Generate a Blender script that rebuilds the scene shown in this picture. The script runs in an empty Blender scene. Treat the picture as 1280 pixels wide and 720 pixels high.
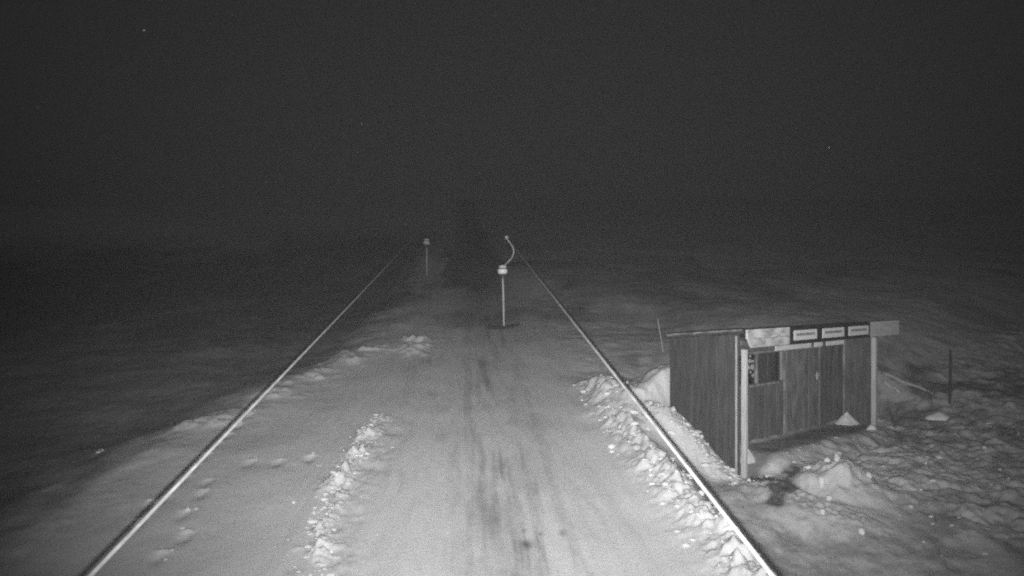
import bpy, bmesh, math, random
import numpy as np
from mathutils import Vector, Matrix

random.seed(7)
R = math.radians
scene = bpy.context.scene
col = scene.collection

# ------------------------------------------------------------------ camera
CZ = 5.0                                     # camera height on its pylon
cd = bpy.data.cameras.new('camera'); cam = bpy.data.objects.new('camera', cd); col.objects.link(cam)
cd.sensor_width = 36; cd.lens = 850/1280*36; cd.clip_start = 0.05; cd.clip_end = 3000
cam.location = (0, 0, CZ); cam.rotation_euler = (R(90), 0, 0)
scene.camera = cam

# ------------------------------------------------------------------ night sky
w = bpy.data.worlds.new('World'); scene.world = w; w.use_nodes = True
nt = w.node_tree; nt.nodes.clear()
N_ = nt.nodes.new; L_ = nt.links.new
wo = N_('ShaderNodeOutputWorld'); bg = N_('ShaderNodeBackground')
sky = N_('ShaderNodeTexSky'); sky.sky_type = 'NISHITA'; sky.sun_disc = False
sky.sun_elevation = R(12); sky.sun_rotation = R(200)
bw = N_('ShaderNodeRGBToBW'); L_(sky.outputs[0], bw.inputs[0])          # the infrared camera sees no colour
mul = N_('ShaderNodeMath'); mul.operation = 'MULTIPLY'; mul.inputs[1].default_value = 0.00004
L_(bw.outputs[0], mul.inputs[0])
glow = N_('ShaderNodeMath'); glow.operation = 'ADD'; glow.inputs[1].default_value = 0.0140   # even night airglow
L_(mul.outputs[0], glow.inputs[0])
tc = N_('ShaderNodeTexCoord'); vo = N_('ShaderNodeTexVoronoi'); vo.feature = 'F1'
vo.inputs['Scale'].default_value = 34
rot = N_('ShaderNodeMapping'); rot.inputs['Rotation'].default_value = (.3, .2, R(150)); L_(tc.outputs['Generated'], rot.inputs[0]); L_(rot.outputs[0], vo.inputs['Vector'])
st = N_('ShaderNodeMapRange'); st.inputs[1].default_value = 0.022; st.inputs[2].default_value = 0.045
st.inputs[3].default_value = 1; st.inputs[4].default_value = 0
L_(vo.outputs['Distance'], st.inputs[0])
sepc = N_('ShaderNodeSeparateColor'); L_(vo.outputs['Color'], sepc.inputs[0])
pw = N_('ShaderNodeMath'); pw.operation = 'POWER'; pw.inputs[1].default_value = 4; L_(sepc.outputs[0], pw.inputs[0])
sm = N_('ShaderNodeMath'); sm.operation = 'MULTIPLY'; L_(st.outputs[0], sm.inputs[0]); L_(pw.outputs[0], sm.inputs[1])
sb = N_('ShaderNodeMath'); sb.operation = 'MULTIPLY'; sb.inputs[1].default_value = 0.9; L_(sm.outputs[0], sb.inputs[0])
tot = N_('ShaderNodeMath'); tot.operation = 'ADD'; L_(glow.outputs[0], tot.inputs[0]); L_(sb.outputs[0], tot.inputs[1])
L_(tot.outputs[0], bg.inputs['Color']); bg.inputs['Strength'].default_value = 1.0
L_(bg.outputs[0], wo.inputs[0])

# ------------------------------------------------------------------ the camera's own infrared lamp, just under its lens
ld = bpy.data.lights.new('infrared_lamp', 'SPOT'); lamp = bpy.data.objects.new('infrared_lamp', ld); col.objects.link(lamp)
lamp.location = (0.0, 0.0, CZ-0.065)
ld.energy = 9800; ld.shadow_soft_size = 0.018; ld.spot_size = R(104); ld.spot_blend = 1.0
lamp.rotation_euler = (R(90+13), 0, R(-1.5))

scene.view_settings.view_transform = 'Standard'; scene.view_settings.look = 'None'
scene.view_settings.exposure = 0; scene.view_settings.gamma = 1; scene.view_settings.use_curve_mapping = False
scene.cycles.pixel_filter_type = 'BLACKMAN_HARRIS'; scene.cycles.filter_width = 2.2     # the camera's soft focus
scene.cycles.use_denoising = False            # a night camera's picture is grainy
scene.cycles.use_adaptive_sampling = True; scene.cycles.adaptive_threshold = 3; scene.cycles.adaptive_min_samples = 10
scene.cycles.volume_bounces = 1; scene.cycles.sample_clamp_indirect = .15; scene.cycles.max_bounces = 5; scene.cycles.diffuse_bounces = 3

# ------------------------------------------------------------------ helpers
def tag(o, label=None, cat=None, group=None, kind=None):
    if label: o['label'] = label
    if cat: o['category'] = cat
    if group: o['group'] = group
    if kind: o['kind'] = kind
    return o
def empty(name, loc=(0,0,0), rz=0):
    o = bpy.data.objects.new(name, None); col.objects.link(o); o.location = loc; o.rotation_euler = (0,0,rz)
    o.empty_display_size = .2
    return o
def link(name, me, mat=None, parent=None):
    o = bpy.data.objects.new(name, me); col.objects.link(o)
    if mat and not me.materials: me.materials.append(mat)
    if parent: o.parent = parent
    return o
def mesh_bm(name, bm, mat, parent=None, smooth=False):
    me = bpy.data.meshes.new(name); bm.to_mesh(me); bm.free()
    if smooth:
        for p in me.polygons: p.use_smooth = True
    return link(name, me, mat, parent)
def box_bm(x0, x1, y0, y1, z0, z1, bev=.004, bm=None):
    own = bm is None
    b = bmesh.new()
    bmesh.ops.create_cube(b, size=1)
    for v in b.verts:
        v.co = Vector(((x0+x1)/2+v.co.x*(x1-x0), (y0+y1)/2+v.co.y*(y1-y0), (z0+z1)/2+v.co.z*(z1-z0)))
    if bev: bmesh.ops.bevel(b, geom=b.edges[:], offset=bev, segments=1, affect='EDGES')
    if own: return b
    tmp = bpy.data.meshes.new('t'); b.to_mesh(tmp); b.free(); bm.from_mesh(tmp); bpy.data.meshes.remove(tmp)
    return bm
def box(name, x0, x1, y0, y1, z0, z1, mat, parent=None, bev=.004):
    return mesh_bm(name, box_bm(x0, x1, y0, y1, z0, z1, bev), mat, parent)
def tube_bm(pts, rad, seg=8, bm=None, caps=True):
    bm = bm or bmesh.new(); pts = [Vector(p) for p in pts]; n = len(pts)
    rad = rad if isinstance(rad, (list, tuple)) else [rad]*n
    rings = []; prev = None
    for i, p in enumerate(pts):
        d = (pts[min(i+1, n-1)]-pts[max(i-1, 0)]).normalized()
        a = prev if prev is not None else (Vector((0,0,1)) if abs(d.z) < .9 else Vector((1,0,0)))
        u = (a-d*a.dot(d)).normalized(); prev = u; v = d.cross(u)
        rings.append([bm.verts.new(p+(u*math.cos(t)+v*math.sin(t))*rad[i]) for t in [2*math.pi*k/seg for k in range(seg)]])
    for i in range(n-1):
        for k in range(seg):
            bm.faces.new((rings[i][k], rings[i][(k+1)%seg], rings[i+1][(k+1)%seg], rings[i+1][k]))
    if caps: bm.faces.new(rings[0][::-1]); bm.faces.new(rings[-1])
    return bm
def lathe_bm(prof, seg=16, axis='Z', bm=None):
    bm = bm or bmesh.new(); rings = []
    for r, h in prof:
        rg = []
        for k in range(seg):
            t = 2*math.pi*k/seg; c, s = r*math.cos(t), r*math.sin(t)
            rg.append(bm.verts.new((c, s, h) if axis == 'Z' else ((c, h, s) if axis == 'Y' else (h, c, s))))
        rings.append(rg)
    for i in range(len(rings)-1):
        for k in range(seg):
            bm.faces.new((rings[i][k], rings[i][(k+1)%seg], rings[i+1][(k+1)%seg], rings[i+1][k]))
    bm.faces.new(rings[0][::-1]); bm.faces.new(rings[-1])
    bmesh.ops.recalc_face_normals(bm, faces=bm.faces[:])
    return bm

# ------------------------------------------------------------------ materials (grey: an infrared picture)
def mat(name, lo, hi, scale=(3,3,3), rough=.8, detail=5, bump=0, bscale=40, metal=0, spec=.3, contrast=(.35,.65)):
    m = bpy.data.materials.new(name); m.use_nodes = True; t = m.node_tree
    b = t.nodes['Principled BSDF']; b.inputs['Roughness'].default_value = rough
    b.inputs['Metallic'].default_value = metal; b.inputs['Specular IOR Level'].default_value = spec
    c = t.nodes.new('ShaderNodeTexCoord'); mp = t.nodes.new('ShaderNodeMapping'); mp.inputs['Scale'].default_value = scale
    oi = t.nodes.new('ShaderNodeObjectInfo')
    ad = t.nodes.new('ShaderNodeVectorMath'); ad.operation = 'MULTIPLY_ADD'; ad.inputs[1].default_value = (37, 17, 53)
    t.links.new(oi.outputs['Random'], ad.inputs[0]); t.links.new(c.outputs['Object'], ad.inputs[2])
    t.links.new(ad.outputs[0], mp.inputs['Vector'])
    n = t.nodes.new('ShaderNodeTexNoise'); n.inputs['Scale'].default_value = 1; n.inputs['Detail'].default_value = detail
    n.inputs['Roughness'].default_value = .65
    t.links.new(mp.outputs[0], n.inputs['Vector'])
    r = t.nodes.new('ShaderNodeMapRange'); r.inputs[1].default_value, r.inputs[2].default_value = contrast
    r.inputs[3].default_value = lo; r.inputs[4].default_value = hi
    t.links.new(n.outputs['Fac'], r.inputs[0])
    pv_ = t.nodes.new('ShaderNodeMapRange'); pv_.inputs[3].default_value = .84; pv_.inputs[4].default_value = 1.14     # boards differ from one another
    t.links.new(oi.outputs['Random'], pv_.inputs[0])
    pm = t.nodes.new('ShaderNodeMath'); pm.operation = 'MULTIPLY'; t.links.new(r.outputs[0], pm.inputs[0]); t.links.new(pv_.outputs[0], pm.inputs[1])
    t.links.new(pm.outputs[0], b.inputs['Base Color'])
    if bump:
        nb = t.nodes.new('ShaderNodeTexNoise'); nb.inputs['Scale'].default_value = bscale; nb.inputs['Detail'].default_value = 4
        t.links.new(mp.outputs[0], nb.inputs['Vector'])
        bp = t.nodes.new('ShaderNodeBump'); bp.inputs['Strength'].default_value = bump; bp.inputs['Distance'].default_value = .01
        t.links.new(nb.outputs['Fac'], bp.inputs['Height']); t.links.new(bp.outputs[0], b.inputs['Normal'])
    return m
M_dark = mat('dark_stained_boards', .038, .085, (14, 14, 1.6), .75, bump=.4, bscale=5)
M_inner = mat('weathered_inner_boards', .075, .17, (9, 9, 1.8), .85, bump=.3, bscale=5)
M_end = mat('end_wall_boards', .055, .13, (9, 9, 1.8), .85)
M_door = mat('scuffed_door_paint', .09, .24, (5, 5, 2.2), .8)
M_post = mat('bare_wood', .42, .62, (30, 30, 2), .85, bump=.4, bscale=3)
M_trim = mat('pale_trim', .10, .34, (8, 8, 2.5), .8)
M_strip = mat('bright_corner_strip', .3, .55, (8, 8, 2.5), .7)
M_fascia = mat('peeling_white_fascia', .22, .85, (3.2, 3.2, 7), .85, contrast=(.30, .60))
M_ply = mat('raw_plywood', .48, .64, (3, 3, 14), .85)
M_black = mat('black_sign_board', .012, .022, (3, 3, 3), .55)
M_roof = mat('roofing_felt', .03, .06, (6, 6, 6), .9, bump=.5)
M_edge = mat('galvanised_drip_edge', .05, .3, (5, 5, 5), .6)
M_white = mat('white_print_strip', .8, .95, (7, 7, 7), .6)
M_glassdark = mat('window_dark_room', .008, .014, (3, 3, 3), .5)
M_curtain = mat('grey_curtain', .05, .14, (60, 60, 1.5), .9)
M_metal = mat('galvanised_steel', .5, .7, (8, 8, 8), .5, metal=.0, spec=.5)
M_rope = mat('greased_steel_rope', .22, .36, (20, 6, 20), .7, spec=.15)
M_box = mat('reflective_spring_box', .8, .92, (9, 9, 9), .5, spec=.5)
M_boxdark = mat('dark_rubber', .01, .02, (9, 9, 9), .6)
M_rod = mat('painted_pull_rod', .5, .65, (9, 9, 9), .5)
M_dull = mat('dull_steel', .06, .12, (8, 8, 8), .7)
M_twig = mat('dead_twigs', .05, .12, (9, 9, 9), .9)
M_grass = mat('dry_grass', .05, .13, (9, 9, 9), .9)
M_stake = mat('weathered_stake', .03, .06, (9, 9, 3), .9)
M_bamboo = mat('bamboo', .4, .55, (9, 9, 3), .8)
M_rail = mat('weathered_rail', .5, .68, (20, 20, 3), .9)
M_crumb = mat('crumbled_snow', .8, .92, (9, 9, 9), .7)

m = bpy.data.materials.new('window_glass'); m.use_nodes = True; M_glass = m
t = m.node_tree; t.nodes.clear()
o_ = t.nodes.new('ShaderNodeOutputMaterial'); mx = t.nodes.new('ShaderNodeMixShader'); tr = t.nodes.new('ShaderNodeBsdfTransparent')
gl = t.nodes.new('ShaderNodeBsdfGlossy'); gl.inputs['Roughness'].default_value = .05
mx.inputs[0].default_value = .08; tr.inputs[0].default_value = (.85, .85, .85, 1)
t.links.new(tr.outputs[0], mx.inputs[1]); t.links.new(gl.outputs[0], mx.inputs[2]); t.links.new(mx.outputs[0], o_.inputs[0])

# white plate with a narrow printed line whose letters cannot be made out
m = bpy.data.materials.new('printed_white_plate'); m.use_nodes = True; M_plate = m
t = m.node_tree; b = t.nodes['Principled BSDF']; b.inputs['Roughness'].default_value = .5
c = t.nodes.new('ShaderNodeTexCoord'); sp = t.nodes.new('ShaderNodeSeparateXYZ'); t.links.new(c.outputs['Generated'], sp.inputs[0])
def band(sock, a, bb, s=.03):
    u = t.nodes.new('ShaderNodeMapRange'); u.inputs[1].default_value = a-s; u.inputs[2].default_value = a+s; t.links.new(sock, u.inputs[0])
    v = t.nodes.new('ShaderNodeMapRange'); v.inputs[1].default_value = bb-s; v.inputs[2].default_value = bb+s
    v.inputs[3].default_value = 1; v.inputs[4].default_value = 0; t.links.new(sock, v.inputs[0])
    q = t.nodes.new('ShaderNodeMath'); q.operation = 'MULTIPLY'; t.links.new(u.outputs[0], q.inputs[0]); t.links.new(v.outputs[0], q.inputs[1])
    return q.outputs[0]
bx_ = band(sp.outputs['X'], .10, .90, .012); bz_ = band(sp.outputs['Z'], .44, .70, .03)
q = t.nodes.new('ShaderNodeMath'); q.operation = 'MULTIPLY'; t.links.new(bx_, q.inputs[0]); t.links.new(bz_, q.inputs[1])
mp = t.nodes.new('ShaderNodeMapping'); mp.inputs['Scale'].default_value = (34, 1, 5); oi = t.nodes.new('ShaderNodeObjectInfo'); av = t.nodes.new('ShaderNodeVectorMath'); av.operation = 'ADD'
t.links.new(c.outputs['Generated'], av.inputs[0]); t.links.new(oi.outputs['Random'], av.inputs[1]); t.links.new(av.outputs[0], mp.inputs[0])
nn = t.nodes.new('ShaderNodeTexNoise'); nn.inputs['Scale'].default_value = 1; nn.inputs['Detail'].default_value = 2; t.links.new(mp.outputs[0], nn.inputs[0])
rr = t.nodes.new('ShaderNodeMapRange'); rr.inputs[1].default_value = .35; rr.inputs[2].default_value = .6
rr.inputs[3].default_value = .55; rr.inputs[4].default_value = 1; t.links.new(nn.outputs['Fac'], rr.inputs[0])
q2 = t.nodes.new('ShaderNodeMath'); q2.operation = 'MULTIPLY'; t.links.new(q.outputs[0], q2.inputs[0]); t.links.new(rr.outputs[0], q2.inputs[1])
cr = t.nodes.new('ShaderNodeMapRange'); cr.inputs[3].default_value = .9; cr.inputs[4].default_value = .17; t.links.new(q2.outputs[0], cr.inputs[0])
t.links.new(cr.outputs[0], b.inputs['Base Color'])

# ground: the attribute "cover" says where snow lies (1) and where earth and grass are bare (0)
m = bpy.data.materials.new('snow_and_bare_earth'); m.use_nodes = True; M_ground = m
t = m.node_tree; b = t.nodes['Principled BSDF']; b.inputs['Roughness'].default_value = .75; b.inputs['Specular IOR Level'].default_value = .15
at = t.nodes.new('ShaderNodeAttribute'); at.attribute_name = 'cover'
c = t.nodes.new('ShaderNodeTexCoord')
n1 = t.nodes.new('ShaderNodeTexNoise'); n1.inputs['Scale'].default_value = 9; n1.inputs['Detail'].default_value = 6; n1.inputs['Roughness'].default_value = .7
t.links.new(c.outputs['Object'], n1.inputs[0])
k = t.nodes.new('ShaderNodeMath'); k.operation = 'MULTIPLY_ADD'; k.inputs[1].default_value = .5; k.inputs[2].default_value = -.25
t.links.new(n1.outputs['Fac'], k.inputs[0])
ks = t.nodes.new('ShaderNodeMath'); ks.operation = 'ADD'; t.links.new(at.outputs['Fac'], ks.inputs[0]); t.links.new(k.outputs[0], ks.inputs[1])
kr = t.nodes.new('ShaderNodeMapRange'); kr.inputs[1].default_value = .06; kr.inputs[2].default_value = .97
t.links.new(ks.outputs[0], kr.inputs[0])
n2 = t.nodes.new('ShaderNodeTexNoise'); n2.inputs['Scale'].default_value = 25; n2.inputs['Detail'].default_value = 5; t.links.new(c.outputs['Object'], n2.inputs[0])
er = t.nodes.new('ShaderNodeMapRange'); er.inputs[1].default_value = .3; er.inputs[2].default_value = .7; er.inputs[3].default_value = .05; er.inputs[4].default_value = .16
t.links.new(n2.outputs['Fac'], er.inputs[0])
n3 = t.nodes.new('ShaderNodeTexNoise'); n3.inputs['Scale'].default_value = 60; n3.inputs['Detail'].default_value = 3; t.links.new(c.outputs['Object'], n3.inputs[0])
sr = t.nodes.new('ShaderNodeMapRange'); sr.inputs[1].default_value = .3; sr.inputs[2].default_value = .7; sr.inputs[3].default_value = .68; sr.inputs[4].default_value = .84
t.links.new(n3.outputs['Fac'], sr.inputs[0])
mixc = t.nodes.new('ShaderNodeMix'); mixc.data_type = 'FLOAT'
t.links.new(kr.outputs[0], mixc.inputs[0]); t.links.new(er.outputs[0], mixc.inputs[2]); t.links.new(sr.outputs[0], mixc.inputs[3])
t.links.new(mixc.outputs[0], b.inputs['Base Color'])
n4 = t.nodes.new('ShaderNodeTexNoise'); n4.inputs['Scale'].default_value = 28; n4.inputs['Detail'].default_value = 6; n4.inputs['Roughness'].default_value = .7
t.links.new(c.outputs['Object'], n4.inputs[0])
bp = t.nodes.new('ShaderNodeBump'); bp.inputs['Strength'].default_value = .35; bp.inputs['Distance'].default_value = .03
t.links.new(n4.outputs['Fac'], bp.inputs['Height']); t.links.new(bp.outputs[0], b.inputs['Normal'])

# ------------------------------------------------------------------ ground: heights and snow cover as functions of place
SL = 0.162; YAW = -0.0765                    # the lift climbs at about nine degrees, a little to the left
def hsh(ix, iy, s):
    h = (ix.astype(np.int64)*374761393 + iy.astype(np.int64)*668265263 + s*1442695041) & 0xffffffff
    h = ((h ^ (h >> 13))*1274126177) & 0xffffffff
    return ((h ^ (h >> 16)) & 0xffff)/65535.0
def vn(x, y, s=0):
    ix = np.floor(x); iy = np.floor(y); fx = x-ix; fy = y-iy
    fx = fx*fx*fx*(fx*(fx*6-15)+10); fy = fy*fy*fy*(fy*(fy*6-15)+10)
    a = hsh(ix, iy, s); b_ = hsh(ix+1, iy, s); c_ = hsh(ix, iy+1, s); d_ = hsh(ix+1, iy+1, s)
    return (a*(1-fx)+b_*fx)*(1-fy)+(c_*(1-fx)+d_*fx)*fy
def fbm(x, y, o=4, s=0, g=.5):
    r = 0; a = 1; tt = 0
    for i in range(o):
        r = r+a*(vn(x, y, s+i*11)-.5); tt += a; a *= g; x, y = x*2.03*.8-y*2.03*.6, x*2.03*.6+y*2.03*.8
    return r/tt*2
def sst(a, b_, x):
    u = np.clip((x-a)/(b_-a), 0, 1); return u*u*(3-2*u)
def bump1(x, c_, w_): return np.exp(-((x-c_)/w_)**2)
def pix(px, py, h=0.):                       # a point of the photograph -> lateral place and distance on the slope
    D = (CZ-h)*850/(py-222); return (px-575)/850*D, D

HN = np.array([4.24, 12.5]); HF = np.array([.795, .607]); HB = np.array([-.607, .795])   # hut corner and its two directions
HBASE = 1.51
def hut_ab(X, Y):
    return (X-HN[0])*HF[0]+(Y-HN[1])*HF[1], (X-HN[0])*HB[0]+(Y-HN[1])*HB[1]
prints = [(x/2.25, 400+y/2.25) for x, y in [(772,183),(740,213),(703,241),(702,266),(672,290),(575,380),(550,408),(516,441),(573,483),(523,540),
          (527,598),(455,655),(430,510),(392,565),(587,450),(468,498),(785,397),(873,385),(705,397),(275,347),(640,318),(610,345)]]
prints = [pix(*p) for p in prints]
def left_edge(D):                            # where the snow ends on the left, seen along the lift
    return np.interp(D, [6, 9, 11.2, 13.0, 14.3, 16.5, 18.6, 20.5, 22.6, 30, 60], [-6.6, -6.5, -6.2, -5.9, -5.0, -4.6, -3.4, -3.0, -2.6, -2.2, -2.2])

def ground(X, Y):
    X = np.asarray(X, float); Y = np.asarray(Y, float)
    U = X-YAW*Y; D = Y
    z = SL*np.minimum(D, 130+0*D) + np.where(D > 130, .02*(D-130), 0)
    z = z + fbm(X*.012, D*.009, 3, 5)*7*sst(70, 260, D) + sst(120, 500, D)*12*np.abs(fbm(X*.004+3, D*.002, 3, 6))
    near = np.exp(-np.maximum(D-30, 0)/15)
    piste = sst(-3.1, -2.3, U)*(1-sst(2.7, 3.4, U))
    z = z + fbm(U*.35, D*.35, 3, 3)*.10*(1-.6*piste)
    z = z + fbm(U*2.6, D*.45, 3, 9)*.020*piste*near                    # groomed, drawn out along the track
    z = z + fbm(U*7, D*1.2, 2, 19)*.008*piste*near
    # worn lane
    z = z - .035*bump1(U, .95+.1*np.sin(D*.3), .4)*near
    # rough snow off the track
    off = 1-piste
    z = z + fbm(U*2.2, D*2.2, 4, 23)*(.012+.022*sst(2, 4, U))*off*near
    # crumbled windrow on the left
    cl = np.interp(D, [8, 9.9, 11.5, 14, 15], [-1.83, -2.03, -1.96, -1.74, -1.6]) + fbm(D*1.1, D*0, 2, 31)*.10
    lw = sst(6.0, 7.5, D)*(1-sst(13.6, 14.6, D))
    wr = bump1(U, cl, .21+.08*fbm(D*2, U*0, 2, 37))*lw
    patch = sst(-.25, .25, fbm(U*2.2, D*1.5, 3, 43))
    z = z + wr*patch*(.04+.26*np.abs(fbm(U*4, D*6, 4, 41, .58)))
    z = z + .03*bump1(U, cl+.42, .30)*lw*fbm(U*4, D*3, 3, 47)
    # crumbled windrow on the right
    cr_ = np.interp(D, [8.5, 9.1, 10.5, 12.6, 15.9, 18], [3.45, 3.48, 3.38, 3.2, 3.15, 3.0]) + fbm(D*.9, D*0+5, 2, 53)*.12
    rw = sst(6, 7.5, D)*(1-sst(15.5, 17.2, D))
    r2 = bump1(U, cr_, .34)*rw
    z = z + r2*(.06+.34*np.abs(fbm(U*2.4, D*2.4, 4, 59, .55))*sst(-.4, .2, fbm(U*1.3, D*1.0, 2, 63))+.06*fbm(U*10, D*10, 2, 61))
    z = z + .20*sst(cr_-1.1, cr_, U)*(1-sst(cr_, cr_+.6, U))*rw*(1-.5*sst(12, 15, D))
    # trough beyond it
    z = z - .22*bump1(U, cr_+.85, .38)*rw
    # snow edge on the left drops to rough pasture
    le = left_edge(D)+fbm(D*.5, U*.5, 3, 67)*.5
    drop = 1-sst(le-1.9, le+.2, U)
    z = z - .28*drop + .06*bump1(U, le+.3, .6)*(fbm(U*1.6, D*1.6, 3, 71)*.6+.7)
    z = z + drop*near*(fbm(U*1.1, D*1.1, 4, 73)*.07)
    # the humps behind the left berm
    Uw = U+.45*fbm(U*1.5, D*1.5, 3, 77); Dw = D+.8*fbm(U*1.2, D*1.2, 3, 78)
    for px, py, hh, wd in [(430,452,.22,.42),(522,430,.30,.45),(508,440,.22,.30),(528,442,.10,.22),(470,437,.14,.4),(395,470,.12,.5),(350,490,.10,.45),(255,525,.16,.5)]:
        u0, d0 = pix(px, py); z = z + .6*hh*np.exp(-((Uw-u0)/wd)**2-((Dw-d0)/(wd*.9))**2)*(1+1.1*fbm(U*4, D*5, 4, 79, .6))
    # footprints: a hollow with the kicked-up snow just beyond it
    for u0, d0 in prints:
        k0 = .7+.6*((u0*37.7+d0*11.3) % 1.0)
        z = z - .035*k0*np.exp(-((U-u0)/.10)**2-((D-d0+.13)/.15)**2) + .030*k0*np.exp(-((U-u0-.03*np.sin(d0*9))/(.08*k0))**2-((D-d0-.05)/.035)**2)*(1+.8*fbm(U*9, D*9, 2, 81))
    # right of the track the ground lies lower
    low = sst(3.9, 5.2, U)*(1-sst(16, 19, D-(U-5)*.25))
    z = z - .42*low
    zr = z.copy()
    # shelf the hut stands on
    a, b_ = hut_ab(X, Y)
    front = 1.50+.040*np.clip(a, -1, 7) + fbm(X*1.8, Y*1.8, 4, 83)*.07
    kf = sst(.25, .9, a)*sst(-.8, -.1, b_)*(1-sst(5.0, 5.6, a)); front = front*(1-kf)+(1.855+.012*fbm(X*5, Y*5, 3, 85)+.05*bump1(b_, .68, .10)*(.6+fbm(X*3, Y*3, 3, 86)))*kf
    bank = 1.50+(1.02*sst(-.15, 1.75, b_)) + .10*bump1(a, -.35, .25)*sst(-.3, .3, b_) + fbm(X*4, Y*4, 4, 89)*.05
    bank = bank + .10*np.abs(fbm(X*8, Y*8, 3, 91))*bump1(a, -.3, .3)
    back = np.maximum(zr, 2.45)+.25
    inside = sst(.02, .05, a)*(1-sst(1.62, 1.67, b_))
    zh = bank*(1-inside)+front*inside
    behind = sst(1.62, 1.9, b_)
    wgt = sst(-1.5, -.45, a)*(1-sst(6.3, 8.3, a))*sst(-3.4, -1.2, b_)*(1-sst(2.1, 4.0, b_))
    z = zr*(1-wgt)+zh*wgt
    # slope rising on the right behind the hut
    z = z + .5*sst(6.3, 9.5, a)*sst(.3, 3.5, b_)
    # heap of shovelled snow in front of the hut
    mx_, my_ = 5.72, 12.0
    du = (X-mx_)*.97+(Y-my_)*.24; dv = -(X-mx_)*.24+(Y-my_)*.97
    rr_ = np.sqrt((du/(.78+.25*fbm(X*1.3, Y*1.3, 2, 95)))**2+(dv/1.0)**2)
    z = z + .40*np.maximum(0, 1-rr_**1.5)**1.4*(1+.55*fbm(X*3.5, Y*3.5, 4, 97))
    z = z + .10*np.exp(-((du+1.1)/.8)**2-((dv-.1)/.35)**2)
    # drift blown into the hut's corner beside the rear wall
    a2 = (a-4.93)/.34; b2 = (b_-.50)/.30
    # churned snow in the yard
    yard = sst(.4, 1.6, a)*(1-.9*sst(-.6, .0, b_)*(1-sst(5, 5.6, a)))*(1-sst(.2, .9, b_))*sst(-5, -3.5, b_)
    z = z + yard*(.15*np.abs(fbm(X*2.0, Y*2.0, 4, 101, .55))+.038*fbm(X*6, Y*6, 4, 103, .6))
    # drift by the back corner of the hut
    free = np.maximum(sst(1.75, 2.2, b_), 1-sst(-.5, -.1, a))
    rdg = sst(2.75, 3.6, U)*(.34+.50*sst(3.2, 4.7, U))*(1-.8*sst(5.5, 8, U))*sst(13.4, 14.85, D+.25*fbm(U*1.3, D*1.3, 3, 141))*(1-sst(15.0, 17.0, D))
    z = z + rdg*free*(1+.12*fbm(U*2.4, D*2.4, 4, 143))
    return z

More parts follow.
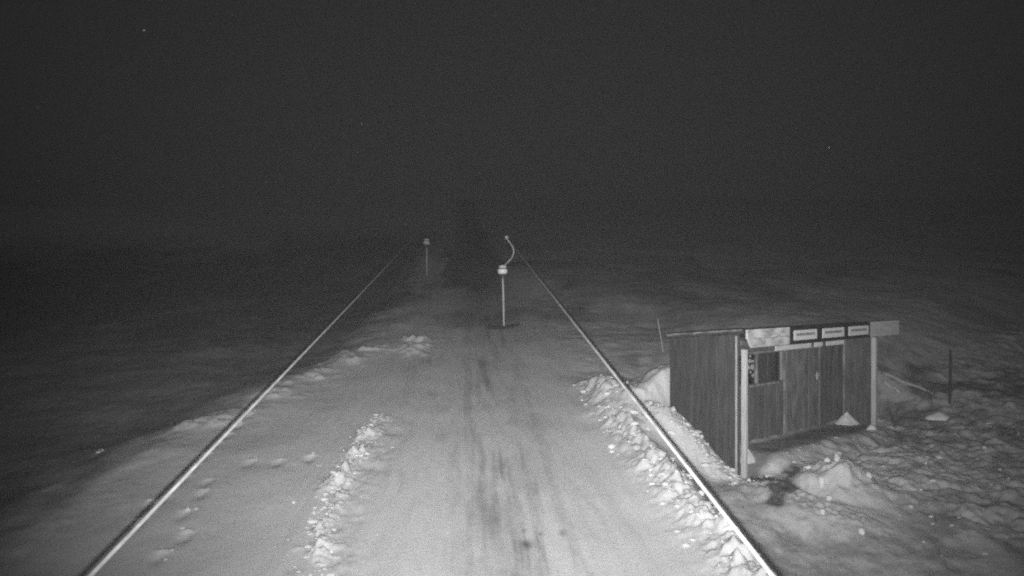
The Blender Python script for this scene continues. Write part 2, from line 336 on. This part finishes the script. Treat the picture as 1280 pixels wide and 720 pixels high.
def cover(X, Y):
    U = X-YAW*Y; D = Y; a, b_ = hut_ab(X, Y)
    le = left_edge(D)+fbm(D*.5, U*.5, 3, 67)*.5
    c_ = 1-(.76-.06*sst(14, 26, D)-.78*sst(32, 80, D)+.12*fbm(U*.9, D*.6, 4, 106))*(1-sst(le-1.3, le+.6, U+fbm(U*1.6, D*1.6, 4, 107)*.9))  # cover brightened far off so the ground's tone blends into the sky
    # dirty streaks along the worn lane, bare farther up
    lane = bump1(U, .80+.1*np.sin(D*.3), .80)
    st_ = sst(-.15, .55, fbm(U*5.2, D*.28, 4, 109, .65)+.35*fbm(U*9, D*1.3, 3, 110))
    blot = sst(-.3, .4, fbm(U*1.6, D*.7, 4, 112, .65))
    c_ = c_ - lane*st_*.40 - (.06+.22*blot)*bump1(U, .75, .95)
    c_ = c_ - .35*bump1(U, -.9, .5)*sst(.2, .7, fbm(U*4, D*.9, 4, 111))
    wide = bump1(U, 1.0, .9+.01*np.maximum(D-20, 0))*sst(23, 36, D)
    c_ = c_ - (.75-.35*sst(40, 90, D))*wide
    # patchy higher up
    c_ = c_ - sst(19, 26, D)*(1-sst(30, 70, D))*(.18-.14*sst(3, 6, U)+(.5-.25*sst(3, 6, U))*sst(-.1, .4, fbm(U*.5, D*.25, 4, 113)))
    # spots in the track
    for px, py, r_ in [(659,677,.07),(676,665,.03),(703,666,.05),(655,660,.035)]:
        u0, d0 = pix(px, py); c_ = c_ - .5*np.exp(-((U-u0)/r_)**2-((D-d0)/(r_*1.7))**2)
    # right of the track: trampled, earth showing through
    rt = sst(4.0, 4.8, U)*(1-.75*sst(18, 21, D))
    pat = sst(-.35, .45, fbm(X*1.6, Y*1.6, 6, 127, .66))
    bd = D-15.9-(U-3.65)*1.09; drift = sst(3.2, 3.8, U)*(1-sst(5.8, 6.4, U))*(1-sst(-.2, .2, bd))*sst(13.6, 14.4, D)
    c_ = c_ - rt*(1-drift)*(.04+.56*pat)
    bd = D-15.9-(U-3.65)*1.09; far = sst(3.4, 4.0, U)*sst(0, .5, bd+.4*fbm(U*2, D*2, 3, 129))
    drift = sst(3.2, 3.8, U)*(1-sst(5.8, 6.4, U))*(1-sst(-.2, .2, bd))*sst(13.6, 14.4, D)
    c_ = c_ - .20*far*(1-.5*sst(28, 42, D))*(.7+.5*fbm(U*1.2, D*1.2, 4, 131))
    c_ = c_ - .25*sst(5.6, 7.5, a)*sst(-3.2, .5, b_)
    # the heap and the bank along the wall are clean snow
    mx_, my_ = 5.72, 12.0
    c_ = c_ + .65*np.exp(-((X-mx_)/1.1)**2-((Y-my_)/1.1)**2)
    c_ = c_ + .40*np.exp(-((X-mx_+1.0)/.8)**2-((Y-my_+.1)/.5)**2) + .30*np.exp(-((X-5.0)/1.0)**2-((Y-10.7)/.7)**2)
    bank = sst(-1.0, -.5, a)*(1-sst(.0, .1, a))*sst(-.2, .6, b_)*(1-sst(1.9, 2.6, b_))
    c_ = c_ + .45*bank
    # bare ground at the foot of the corner post and under the porch roof
    for x0, y0, r_ in [(4.75,12.05,.30),(4.55,11.55,.22),(5.15,12.35,.25),(4.45,12.35,.25),(4.35,11.2,.16),(4.9,11.7,.2)]:
        c_ = c_ - 1.5*np.exp(-((X-x0)/r_)**2-((Y-y0)/(r_*.8))**2)*(1+.8*fbm(X*6, Y*6, 3, 137))
    inp = sst(.1, .4, a)*(1-sst(5.0, 5.2, a))*sst(-.25, .0, b_+.15*fbm(X*3, Y*3, 3, 139))*(1-sst(.9, 1.0, b_))
    c_ = c_*(1-.72*inp*(1-.6*bump1(b_, .66, .09)))
    # darker tone along the trough
    cr_ = np.interp(D, [8.5, 9.1, 10.5, 12.6, 15.9, 18], [3.45, 3.48, 3.38, 3.2, 3.15, 3.0])
    c_ = c_ - .35*bump1(U, cr_+.75, .32)*sst(6, 7.5, D)*(1-sst(14.5, 16, D))
    c_ = c_ + .25*bump1(U, cr_, .4)*(1-sst(15.5, 17, D))
    return np.clip(c_, 0.0, 1.0)

rows = np.concatenate([np.linspace(-40, 4, 14), np.linspace(4.6, 6.6, 12)[:-1], np.exp(np.linspace(math.log(6.6), math.log(42), 640)),
                       np.exp(np.linspace(math.log(43), math.log(900), 70))])
uu = np.concatenate([-np.exp(np.linspace(math.log(4), math.log(.82), 24))[:-1], np.linspace(-.80, .86, 900), np.exp(np.linspace(math.log(.88), math.log(4), 24))])
YY = np.repeat(rows[:, None], len(uu), 1); WW = np.maximum(np.abs(YY), 6.6)
XX = uu[None, :]*WW
ZZ = ground(XX, YY); CC = cover(XX, YY)
nr, nc = XX.shape
me = bpy.data.meshes.new('snow_ground')
me.vertices.add(nr*nc); me.vertices.foreach_set('co', np.stack([XX, YY, ZZ], -1).astype(np.float32).ravel())
idx = np.arange(nr*nc).reshape(nr, nc)
q = np.stack([idx[:-1, :-1], idx[:-1, 1:], idx[1:, 1:], idx[1:, :-1]], -1).reshape(-1, 4).astype(np.int32)
me.loops.add(q.size); me.loops.foreach_set('vertex_index', q.ravel())
me.polygons.add(len(q)); me.polygons.foreach_set('loop_start', np.arange(0, q.size, 4, dtype=np.int32))
me.update(calc_edges=True)
me.polygons.foreach_set('use_smooth', np.ones(len(q), dtype=bool))
atr = me.attributes.new('cover', 'FLOAT', 'POINT'); atr.data.foreach_set('value', CC.astype(np.float32).ravel())
tag(link('snow_ground', me, M_ground), kind='structure')
def gz(x, y): return float(ground(np.array([x]), np.array([y]))[0])

# ------------------------------------------------------------------ the lift: two haul ropes and two T-bars
def rope_pt(x0, D, sag): return Vector((x0+YAW*D, D, CZ-1.72+SL*D-sag*math.sin(min(1, max(0, D/70))*math.pi)))
def rope(x0, sag, label):
    Ds = [-6+i*1.0 for i in range(0, 96)]
    o = mesh_bm('haul_rope', tube_bm([rope_pt(x0, d, sag) for d in Ds], .0112, 10), M_rope, None, True)
    tag(o, label, 'rope', 'haul ropes of the drag lift')
rope(-1.65, .42, 'pale steel haul rope on the side of the lift away from the hut')
rope(1.35, .0, 'pale steel haul rope passing beside the wooden hut')

def t_bar(x0, D, sag, rz, bar_rz, label, arc=.30, M_h=None):
    M_h = M_h or M_metal
    p = rope_pt(x0, D, sag)
    r = empty('t_bar', (p.x, p.y, p.z), rz)
    tag(r, label, 't-bar', 'T-bars hanging from the haul ropes')
    b_ = box_bm(-.045, .045, -.09, .09, -.035, .04, .012); lathe_bm([(.03, -.12), (.034, -.1), (.034, .1), (.03, .12)], 10, 'Y', b_)
    b_.faces.ensure_lookup_table()
    mesh_bm('rope_clamp', b_, M_h, r, True)
    pts = []
    for k in range(15):
        s = k/14; ang = s*math.pi*.96
        pts.append((-.02+arc*math.sin(ang)*1.0-.16*s, 0, -.02-.84*s))
    mesh_bm('hanger_arm', tube_bm(pts, .015, 8), M_h, r, True)
    hx = -.12
    o = mesh_bm('spring_box', lathe_bm([(.03,-1.14),(.07,-1.12),(.10,-1.08),(.12,-1.03),(.13,-.97),(.125,-.90)], 18), M_dull, r, True); o.location.x = hx
    bb = lathe_bm([(.118,-1.045),(.136,-1.01),(.143,-.97),(.140,-.93),(.128,-.905)], 18)
    bo = mesh_bm('reflective_band', bb, M_box, o, True)
    lid = mesh_bm('lid', lathe_bm([(.10,-.88),(.118,-.86),(.105,-.82),(.06,-.795),(.02,-.785)], 18), M_box, o, True)
    mesh_bm('neck', lathe_bm([(.045,-.91),(.045,-.87)], 12), M_boxdark, o, True)
    rd = mesh_bm('pull_rod', tube_bm([(hx,0,-1.12),(hx,0,-1.19),(hx+.005,0,-1.20),(hx+.02,0,-1.7),(hx+.035,0,-2.55)], [.014,.014,.027,.027,.027], 10), M_rod, r, True)
    cb = mesh_bm('crossbar', tube_bm([(-.47,0,.05),(-.42,0,.015),(-.2,0,-.01),(0,0,-.015),(.2,0,-.01),(.42,0,.015),(.47,0,.05)], [.03,.042,.046,.05,.046,.042,.03], 10), M_boxdark, r, True)
    cb.location = (hx+.035, 0, -2.57); cb.rotation_euler = (0, R(-5), bar_rz)
    return r
t_bar(1.35, 19.6, 0, R(-3), R(14), 'T-bar with a bowed hanger hanging from the rope beside the hut')
tb = t_bar(-1.65, 34.5, .42, R(80), R(-62), 'distant T-bar seen edge on, hanging from the rope away from the hut', .2, M_dull)  # clamp and hanger coloured dark here to fade out with distance
tb.scale = (1.2, 1.2, 1.2)

# ------------------------------------------------------------------ the hut
hut = empty('lift_hut', (HN[0], HN[1], HBASE), math.atan2(HF[1], HF[0]))
tag(hut, 'small dark wooden lift hut with open porch, flat roof and sign board', 'hut')
FZ = .33; RF = 2.73; WID = 5.15; DEP = 1.70; PY = .68
def roof_z(y): return RF-.105*max(0, y)      # lean-to roof falling to the back
# side wall of upright boards
sw = box('side_wall', .032, .055, .10, DEP-.02, -.25, 2.48, M_dark, hut, 0)
def plank(parent, x0, x1, y0, y1, z0, z1, m_): return box('plank', x0, x1, y0, y1, z0, z1, m_, parent, .003)
y = .075; i = 0
while y < DEP-.05:
    wd = random.uniform(.12, .155); y1 = min(y+wd, DEP)
    j = random.uniform(-.004, .004)
    plank(sw, .004+j, .030, y+.004, y1-.004, -.28, roof_z((y+y1)/2)-.075+random.uniform(-.012, .004), M_dark); y = y1
box('corner_strip', -.024, -.004, .105, .145, -.10, 2.60, M_strip, hut)
# posts
def post(x, m_, z0, z1, wd=.052):
    b_ = box_bm(x-wd, x+wd, -.052, .052, z0, z1, .008)
    return mesh_bm('post', b_, m_, hut)
post(.058, M_post, -.30, 2.36, .036); post(5.13, M_post, -.15, 2.36, .05)
# rear porch wall with window and door; panels butt round the openings
rw_ = box('porch_wall', .06, WID-.06, PY+.03, PY+.05, FZ-.05, 2.5, M_inner, hut, 0)
W0, W1, WZ0, WZ1 = .75, 2.40, 1.53, 2.14; D0, D1, DT = 2.56, 3.93, 2.13
# cut the wall sheet: rebuild it as pieces round the window
bpy.data.objects.remove(rw_)
b_ = bmesh.new()
for x0, x1, z0, z1 in [(.06, W0, FZ-.05, 2.5), (W0, W1, FZ-.05, WZ0), (W0, W1, WZ1, 2.5), (W1, WID-.06, FZ-.05, 2.5)]:
    box_bm(x0, x1, PY+.03, PY+.05, z0, z1, 0, b_)
rw_ = mesh_bm('porch_wall', b_, M_inner, hut)
def boards(x0, x1, z0, z1, wd, dz=0):
    n = max(1, round((x1-x0)/wd)); s = (x1-x0)/n
    for k_ in range(n):
        box('panel', x0+k_*s+.003, x0+(k_+1)*s-.003, PY+.006+random.uniform(-.003, .003), PY+.028, z0, z1, M_inner, rw_, .003)
boards(.07, W0-.05, FZ, 2.48, .2); boards(W0-.05, W1+.05, FZ, WZ0-.05, .22); boards(W0-.05, W1+.05, WZ1+.05, 2.48, .22)
boards(W1+.05, D0-.05, FZ, 2.48, .2); boards(D0-.05, D1+.05, DT+.05, 2.48, .24); boards(D1+.05, WID-.07, FZ, 2.48, .22)
# window
wi = empty('window', (0,0,0)); wi.parent = hut
bpy.data.objects.remove(wi)
b_ = bmesh.new()
box_bm(W0-.05, W0, PY-.02, PY+.05, WZ0-.05, WZ1+.05, .004, b_); box_bm(W1, W1+.05, PY-.02, PY+.05, WZ0-.05, WZ1+.05, .004, b_)
box_bm(W0+.001, W1-.001, PY-.018, PY+.05, WZ1, WZ1+.05, .004, b_)
wi = mesh_bm('window', b_, M_trim, hut)
box('mullion', 1.48, 1.54, PY-.016, PY+.05, WZ0, WZ1, M_trim, wi)
box('sill', W0-.08, W1+.09, PY-.05, PY+.045, WZ0-.052, WZ0-.002, M_trim, wi)
box('pane', W0, 1.48, PY+.030, PY+.034, WZ0, WZ1, M_glass, wi, 0); box('pane', 1.54, W1, PY+.030, PY+.034, WZ0, WZ1, M_glass, wi, 0)
# room behind the window
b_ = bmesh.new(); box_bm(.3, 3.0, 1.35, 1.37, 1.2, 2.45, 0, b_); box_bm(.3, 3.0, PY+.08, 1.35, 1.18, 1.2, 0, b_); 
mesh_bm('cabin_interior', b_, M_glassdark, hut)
# curtain in the right hand pane
vs = []; fs = []
nn_ = 48
for k_ in range(nn_+1):
    x = 1.57+(.76)*k_/nn_; yy = PY+.10+.022*math.sin(k_*1.15)+.008*math.sin(k_*2.9)
    vs += [(x, yy, WZ0-.02), (x, yy, WZ1+.03)]
for k_ in range(nn_): fs.append((2*k_, 2*k_+2, 2*k_+3, 2*k_+1))
me = bpy.data.meshes.new('curtain'); me.from_pydata(vs, [], fs); cu = link('curtain', me, M_curtain, hut)
so = cu.modifiers.new('thick', 'SOLIDIFY'); so.thickness = .004
# pale slats propped behind the curtain's gap
for x in (1.98, 2.06): box('curtain_edge', x, x+.018, PY+.055, PY+.062, WZ0+.03, WZ1-.06, M_trim, cu, 0)
# door
dr = box('door', D0, D1, PY-.006, PY+.024, FZ+.02, DT, M_door, hut, .004)
n = 6
for k_ in range(n):
    s = (D1-D0-.02)/n; x = D0+.01+k_*s
    box('door_board', x+.003, x+s-.003, PY-.022+random.uniform(-.002, .002), PY-.008, FZ+.03, DT-.01, M_door, dr, .003)
b_ = box_bm(D0-.05, D0-.002, PY-.02, PY+.05, FZ, DT+.05, .004); box_bm(D1+.002, D1+.05, PY-.02, PY+.05, FZ, DT+.05, .004, b_)
box_bm(D0-.001, D1+.001, PY-.018, PY+.05, DT+.003, DT+.05, .004, b_)
mesh_bm('door_frame', b_, M_trim, hut)
hd = box('handle', D1-.22, D1-.07, PY-.075, PY-.045, 1.50, 1.545, M_metal, dr, .008)
box('latch_plate', D1-.13, D1-.07, PY-.030, PY-.023, 1.42, 1.60, M_metal, dr, .002)
# end wall of the porch
ew = box('end_wall', WID-.055, WID-.03, .06, DEP-.02, -.1, 2.46, M_inner, hut, 0)
y = .07
while y < DEP-.05:
    y1 = min(y+.15, DEP-.01)
    plank(ew, WID-.078, WID-.057, y+.003, min(y1, PY+.0)-.003 if y < PY < y1 else y1-.003, FZ-.1, 2.44, M_end)
    plank(ew, WID-.028, WID-.004, y+.003, y1-.003, -.1, 2.44, M_dark); y = y1
box('corner_accent', WID-.125, WID-.080, PY-.045, PY-.004, FZ-.02, 2.44, M_trim, hut)  # pale strip added so the porch corner reads as a recess
bk = box('back_wall', .06, WID-.06, DEP-.05, DEP-.02, -.1, 2.44, M_dark, hut)
# ceiling joists and roof
for x in (.3, 1.25, 2.2, 3.15, 4.1, 5.0): box('rafter', x, x+.05, .0, PY-.0, 2.40, 2.50, M_inner, hut)
b_ = bmesh.new(); y0, y1 = -.035, DEP+.015
vs_ = [(-.05, y0, roof_z(0)-.07), (6.2, y0, roof_z(0)-.07), (6.2, y1, roof_z(y1)-.07), (-.05, y1, roof_z(y1)-.07)]
lo_ = [b_.verts.new(v) for v in vs_]; hi_ = [b_.verts.new((v[0], v[1], v[2]+.065)) for v in vs_]
b_.faces.new(lo_[::-1]); b_.faces.new(hi_)
for k_ in range(4): b_.faces.new((lo_[k_], lo_[(k_+1)%4], hi_[(k_+1)%4], hi_[k_]))
ro = mesh_bm('roof', b_, M_roof, hut)
# thin pale edge strip along the side of the roof
b_ = bmesh.new(); n = 12
for k_ in range(n):
    ya = -.03+(y1+.03)*k_/n; yb = -.03+(y1+.03)*(k_+1)/n-.002
    hz = random.uniform(.010, .03)
    vs_ = [(-.066, ya, roof_z(ya)-.012), (-.052, ya, roof_z(ya)-.012), (-.052, yb, roof_z(yb)-.012), (-.066, yb, roof_z(yb)-.012)]
    lo_ = [b_.verts.new((v[0], v[1], v[2]-hz)) for v in vs_]; hi_ = [b_.verts.new((v[0], v[1], v[2]+.018)) for v in vs_]
    b_.faces.new(lo_[::-1]); b_.faces.new(hi_)
    for e_ in range(4): b_.faces.new((lo_[e_], lo_[(e_+1)%4], hi_[(e_+1)%4], hi_[e_]))
mesh_bm('drip_edge', b_, M_edge, ro)
# fascia: peeling board, sign board, plywood end
def fascia(x0, x1, z0, z1, m_, taper=0):
    b_ = box_bm(x0, x1, -.085, -.04, z0, z1, .004)
    for v in b_.verts:
        if taper and v.co.x < x0+.02 and v.co.z < (z0+z1)/2: v.co.x += taper
    return mesh_bm('fascia_board', b_, m_, hut)
fascia(.03, 1.44, 2.555, 2.725, M_fascia); fascia(.06, 1.44, 2.385, 2.550, M_fascia, .10)
fascia(4.72, 6.2, 2.385, 2.725, M_ply)
sb_ = box('sign_board', 1.445, 4.715, -.10, -.04, 2.385, 2.722, M_black, hut)
def ft(px):
    r_ = (px-640)/850; return (12.5*r_-4.24)/(.795-.607*r_)
for a_, c_ in ((986, 1015), (1022, 1049), (1054.7, 1079.5)):
    box('sign_plate', ft(a_), ft(c_), -.112, -.101, 2.455, 2.655, M_plate, sb_, .003)
# white printed strips high on the porch wall, under the roof
def pt(px):
    r_ = (px-640)/850; return (13.04*r_-3.827)/(.795-.607*r_)
for a_, c_ in ((967.5, 1012.5), (1016.5, 1026.5), (1031.5, 1060)):
    x0, x1 = pt(a_), min(pt(c_), WID-.1)
    box('notice_strip', x0, x1, PY-.035, PY-.022, 2.165, 2.265, M_white, hut, .002)
# drift of snow blown into the corner of the porch
def heap(name, x, y, r_, h_, seed, label=None, parent=None, seg=26, rings=12, z=None, elong=1.0, rz=0, pw_=1.3, cat='snow'):
    rnd = np.random.RandomState(seed); vs = []; fs = []
    zb = (gz(x, y) if z is None else z)
    ph = rnd.rand(4)*6
    for i_ in range(rings+1):
        s = i_/rings
        for k_ in range(seg):
            tt_ = 2*math.pi*k_/seg
            rr_ = r_*s*(1+.12*math.sin(2*tt_+ph[0])+.10*math.sin(3*tt_+ph[1])+.05*math.sin(5*tt_+ph[2]))
            hz = h_*(1-s)**pw_+(.10*h_*(rnd.rand()-.5) if 0 < i_ < rings else 0)
            if i_ == rings: hz = -.04
            xx, yy = rr_*math.cos(tt_)*elong, rr_*math.sin(tt_)
            vs.append((xx*math.cos(rz)-yy*math.sin(rz), xx*math.sin(rz)+yy*math.cos(rz), hz))
    for i_ in range(rings):
        for k_ in range(seg):
            fs.append((i_*seg+k_, (i_+1)*seg+k_, (i_+1)*seg+(k_+1)%seg, i_*seg+(k_+1)%seg))
    me = bpy.data.meshes.new(name); me.from_pydata(vs, [], fs)
    for p in me.polygons: p.use_smooth = True
    o = link(name, me, M_crumb); o.location = (x, y, zb)
    if label: tag(o, label, cat)
    return o
def hw(a, b_): p = HN+a*HF+b_*HB; return float(p[0]), float(p[1])
x, y = hw(4.78, .46); heap('snow_heap', x, y, .30, .30, 5, 'small pointed snow heap in the porch corner of the hut', z=HBASE+FZ, rz=R(37), pw_=1.05)
x, y = hw(.30, .12); heap('snow_heap', x, y, .17, .24, 6, 'rounded snow lump behind the corner post of the hut', z=HBASE+FZ-.06, pw_=.7)

# pale ornaments hanging behind the left window pane
orn = empty('window_ornament', (*hw(1.43, PY+.10), HBASE+1.56), math.atan2(HF[1], HF[0]))
tag(orn, 'hanging string of pale round ornaments behind the hut window', 'ornament')
def ball(x, z, r_, m_=M_box):
    b_ = bmesh.new(); bmesh.ops.create_icosphere(b_, subdivisions=2, radius=r_)
    for v in b_.verts: v.co = Vector((v.co.x*1.05+x, v.co.y*.8, v.co.z*.95+z))
    mesh_bm('bauble', b_, m_, orn, True)
for x, z, r_ in ((-.10,.30,.068),(.075,.30,.072),(-.01,.43,.05),(-.13,.40,.035),(.09,.42,.035),(.10,.12,.045),(0,.53,.03),(.01,.20,.03)): ball(x, z, r_)
mesh_bm('string', tube_bm([(0,.02,.6),(.0,.02,.3),(.02,.02,.1)], .004, 6), M_twig, orn)

# ------------------------------------------------------------------ yard and field things
def foot(px, py):                            # where that line of sight meets the ground
    D = np.linspace(8, 45, 1500); z = ground((px-640)/850*D, D); h_ = CZ-(py-360)/850*D
    k_ = int(np.argmax(h_ <= z)); return float(D[k_])
def stake(name, px, D, hgt, r_, m_, label, lean=(0,0), grp=None, cat='post'):
    x = (px-640)/850*D; z = gz(x, D)
    n_ = 6; pts = [(lean[0]*k_/n_+random.uniform(-.2, .2)*r_, lean[1]*k_/n_, -.15+(hgt+.15)*k_/n_) for k_ in range(n_+1)]
    o = mesh_bm(name, tube_bm(pts, [r_*(1.05-.12*k_/n_) for k_ in range(n_+1)], 9), m_, None, True)
    o.location = (x, D, z); tag(o, label, cat); return o
stake('fence_post', 1187, foot(1187, 505), 1.30, .032, M_stake, 'dark weathered fence post standing alone in the field beyond the hut', (.02, .0))
stake('marker_pole', 830, foot(830, 440), .95, .014, M_bamboo, 'thin leaning marker pole behind the dark hut wall', (-.18, .0), cat='pole')
def rail(p0, p1, r_, label):
    (xa, da, ha), (xb, db, hb) = p0, p1
    A = Vector(((xa-640)/850*da, da, 0)); B = Vector(((xb-640)/850*db, db, 0)); A.z = gz(A.x, A.y)+ha; B.z = gz(B.x, B.y)+hb
    pts = [A.lerp(B, k_/8)+Vector((0, 0, .02*math.sin(k_*1.3))) for k_ in range(9)]
    o = mesh_bm('wooden_rail', tube_bm([p-A for p in pts], [r_*(1-.03*k_) for k_ in range(9)], 8), M_rail, None, True); o.location = A
    tag(o, label, 'rail')
rail((1102, foot(1102, 468), .03), (1168, foot(1168, 494), .03), .04, 'long bare rail lying on the slope between the hut and the fence post')
rail((1104, foot(1104, 479), .03), (1124, foot(1124, 491), .03), .035, 'short bare rail lying close to the open end of the hut')

def shrub(px, D, hgt, n_, seed, label):
    rnd = random.Random(seed); x = (px-640)/850*D; z = gz(x, D)
    s = empty('dry_shrub', (x, D, z)); tag(s, label, 'shrub', 'dry shrubs beside the hut')
    b_ = bmesh.new(); b2 = bmesh.new()
    for k_ in range(n_):
        a_ = rnd.uniform(0, 6.28); sp_ = rnd.uniform(.1, .6)*hgt; h_ = hgt*rnd.uniform(.55, 1)
        p0 = Vector((rnd.uniform(-.04, .04), rnd.uniform(-.04, .04), -.03)); p2 = Vector((math.cos(a_)*sp_, math.sin(a_)*sp_, h_)); p1 = p0.lerp(p2, .5)+Vector((-p2.x*.15, -p2.y*.15, 0))
        tube_bm([p0, p1, p2], [.008, .006, .003], 4, b_)
        for j_ in range(5):
            q0 = p0.lerp(p2, rnd.uniform(.35, .95)); q1 = q0+Vector((rnd.uniform(-1, 1), rnd.uniform(-1, 1), rnd.uniform(.1, .9)))*.22*hgt
            tube_bm([q0, q1], [.004, .002], 3, b2)
    tag(mesh_bm('stems', b_, M_twig, s), kind='stuff'); tag(mesh_bm('twigs', b2, M_twig, s), kind='stuff')
shrub(1119, foot(1119, 534), .45, 10, 1, 'upright dry shrub just outside the end post of the hut')
shrub(1125, foot(1125, 550), .20, 9, 2, 'tiny dark twig tuft on the trampled snow by the hut end')
shrub(1142, foot(1142, 478), .55, 14, 3, 'wide dry shrub growing behind the bare rails')
shrub(1163, foot(1163, 500), .35, 10, 4, 'low dry shrub between the bare rails and the fence post')

def clod(x, y, sx, sy, sz, seed, label, dz=0):
    b_ = bmesh.new(); bmesh.ops.create_icosphere(b_, subdivisions=2, radius=1); rnd = random.Random(seed)
    for v in b_.verts:
        f = 1+rnd.uniform(-.16, .16); v.co = Vector((v.co.x*sx*f, v.co.y*sy*f, v.co.z*sz*f))
    o = mesh_bm('snow_clod', b_, M_crumb, None, False); o.location = (x, y, gz(x, y)+sz*.45+dz); o.rotation_euler = (0, 0, rnd.uniform(0, 3))
    tag(o, label, 'snow clod', 'clods on the shovelled snow heap')
for i_, (px, py, D, sx, sz) in enumerate([(1027,592,11.6,.055,.10),(1046,578,12.0,.05,.09),(1036,612,11.2,.05,.06),(1034,565,12.25,.06,.07),(1047,566,12.2,.05,.07),(1028,634,10.7,.04,.05),(1086,603,11.8,.06,.06),(1077,665,10.2,.05,.06)]):
    x = (px-640)/850*D
    clod(x, D, sx, sx, sz, i_, ['tall upright pale snow clod on the near face of the shovelled heap', 'tall pale snow clod beside the ridge of the shovelled heap',
         'squat pale snow clod at the foot of the shovelled heap', 'wide pale snow clod on top of the shovelled heap, towards the corner post',
         'narrow pale snow clod on top of the shovelled heap, towards the fence post', 'small snow clod lying alone in front of the shovelled heap',
         'round snow clod between the shovelled heap and the field', 'round snow clod lying out in the yard, well in front of the hut'][i_])
y = foot(1174, 522); x = (1174-640)/850*y
heap('snow_heap', x, y, .20, .13, 12, 'small bright snow heap at the foot of the fence post', elong=1.5, pw_=.8)

# crumbs of snow along the two windrows and over the yard: nobody could count them
def crumbs():
    rnd = np.random.RandomState(11)
    b0 = bmesh.new(); bmesh.ops.create_icosphere(b0, subdivisions=1, radius=1)
    base = np.array([v.co[:] for v in b0.verts]); bf = np.array([[v.index for v in f.verts] for f in b0.faces]); b0.free()
    P = []
    for k_ in range(420):
        D = rnd.uniform(7.3, 14.4)
        u = np.interp(D, [8, 9.9, 11.5, 14, 15], [-1.83, -2.03, -1.96, -1.74, -1.6])+rnd.normal()*.12*(1 if rnd.rand() < .85 else 2.5)
        P.append((u, D, rnd.gamma(2.0, .006)+.004))
    for k_ in range(200):
        D = rnd.uniform(7.5, 16.2)
        u = np.interp(D, [8.5, 9.1, 10.5, 12.6, 15.9, 18], [3.45, 3.48, 3.38, 3.2, 3.15, 3.0])+rnd.normal()*.26
        P.append((u, D, rnd.gamma(2.2, .009)+.005))
    for k_ in range(140):
        a = rnd.uniform(-.2, 7); bb_ = rnd.uniform(-4.6, -.1); p = HN+a*HF+bb_*HB
        P.append((p[0]-YAW*p[1], p[1], rnd.gamma(2, .008)+.005))
    for k_ in range(150):
        a = rnd.uniform(-.65, -.05); bb_ = rnd.uniform(-.3, 1.9); p = HN+a*HF+bb_*HB
        P.append((p[0]-YAW*p[1], p[1], rnd.gamma(2, .010)+.006))
    for k_ in range(50):
        u0, d0 = prints[rnd.randint(len(prints))]
        P.append((u0+rnd.normal()*.07, d0+.05+rnd.normal()*.08, rnd.gamma(2, .006)+.004))
    P = np.array(P); X = P[:, 0]+YAW*P[:, 1]; Z = ground(X, P[:, 1])
    vs = []; fs = []; nb = len(base)
    S = P[:, 2][:, None, None]*(rnd.rand(len(P), 1, 3)*np.array([1.5, .8, .5])+np.array([.6, .6, .4]))*(1+(rnd.rand(len(P), nb, 1)-.5)*.6)
    V = base[None]*S + np.stack([X, P[:, 1], Z+P[:, 2]*.35], -1)[:, None, :]
    F = bf[None]+(np.arange(len(P))*nb)[:, None, None]
    me = bpy.data.meshes.new('snow_crumbs'); me.from_pydata(V.reshape(-1, 3).tolist(), [], F.reshape(-1, 3).tolist())
    o = link('snow_crumbs', me, M_crumb)
    tag(o, 'crumbled bright snow along the track edges and in the hut yard', 'snow', kind='stuff')
crumbs()

# dry grass showing through the thin snow
def grass():
    rnd = np.random.RandomState(21); vs = []; fs = []
    n_ = 0
    D = np.exp(rnd.uniform(math.log(9), math.log(30), 60000)); u = rnd.uniform(-.8, .85, 60000); X = u*D
    cv = cover(X, D); a, b_ = hut_ab(X, D); U = X-YAW*D
    clump = fbm(X*1.7, D*1.7, 3, 151)
    ok = (rnd.rand(60000) > cv*1.5+.15) & (clump > .05) & ~((a > -.1) & (a < 5.3) & (b_ > -.1) & (b_ < 1.9)) & ((U < -2.4) | (U > 3.9))
    X = X[ok]; D = D[ok]; Z = ground(X, D)
    for x, d, z in zip(X, D, Z):
        h_ = rnd.uniform(.02, .09); t_ = rnd.uniform(0, 6.28); l_ = rnd.uniform(.0, .8)*h_; wd = .004+.0004*d
        cx, sx = math.cos(t_), math.sin(t_); k_ = len(vs)
        vs += [(x-wd, d, z-.01), (x+wd, d, z-.01), (x+cx*l_*.4+wd*.7, d+sx*l_*.4, z+h_*.6), (x+cx*l_*.4-wd*.7, d+sx*l_*.4, z+h_*.6), (x+cx*l_, d+sx*l_, z+h_)]
        fs += [(k_, k_+1, k_+2, k_+3), (k_+3, k_+2, k_+4)]
    me = bpy.data.meshes.new('dry_grass'); me.from_pydata(vs, [], fs)
    tag(link('dry_grass', me, M_grass), 'dry grass blades poking through thin snow beside the track', 'grass', kind='stuff')
grass()

# ------------------------------------------------------------------ haze added to raise the blacks and veil the horizon
hm = bpy.data.materials.new('veil_haze'); hm.use_nodes = True; t = hm.node_tree; t.nodes.clear()
o_ = t.nodes.new('ShaderNodeOutputMaterial'); pv = t.nodes.new('ShaderNodeVolumePrincipled')
pv.inputs['Color'].default_value = (.9, .9, .9, 1); pv.inputs['Density'].default_value = 3.6e-3; pv.inputs['Anisotropy'].default_value = .955
t.links.new(pv.outputs[0], o_.inputs['Volume'])
hz_ = mesh_bm('haze', box_bm(-3700, 3700, -45, 910, -12, 75, 0), hm)
tag(hz_, 'thin added haze veiling the slope', 'haze', kind='stuff')
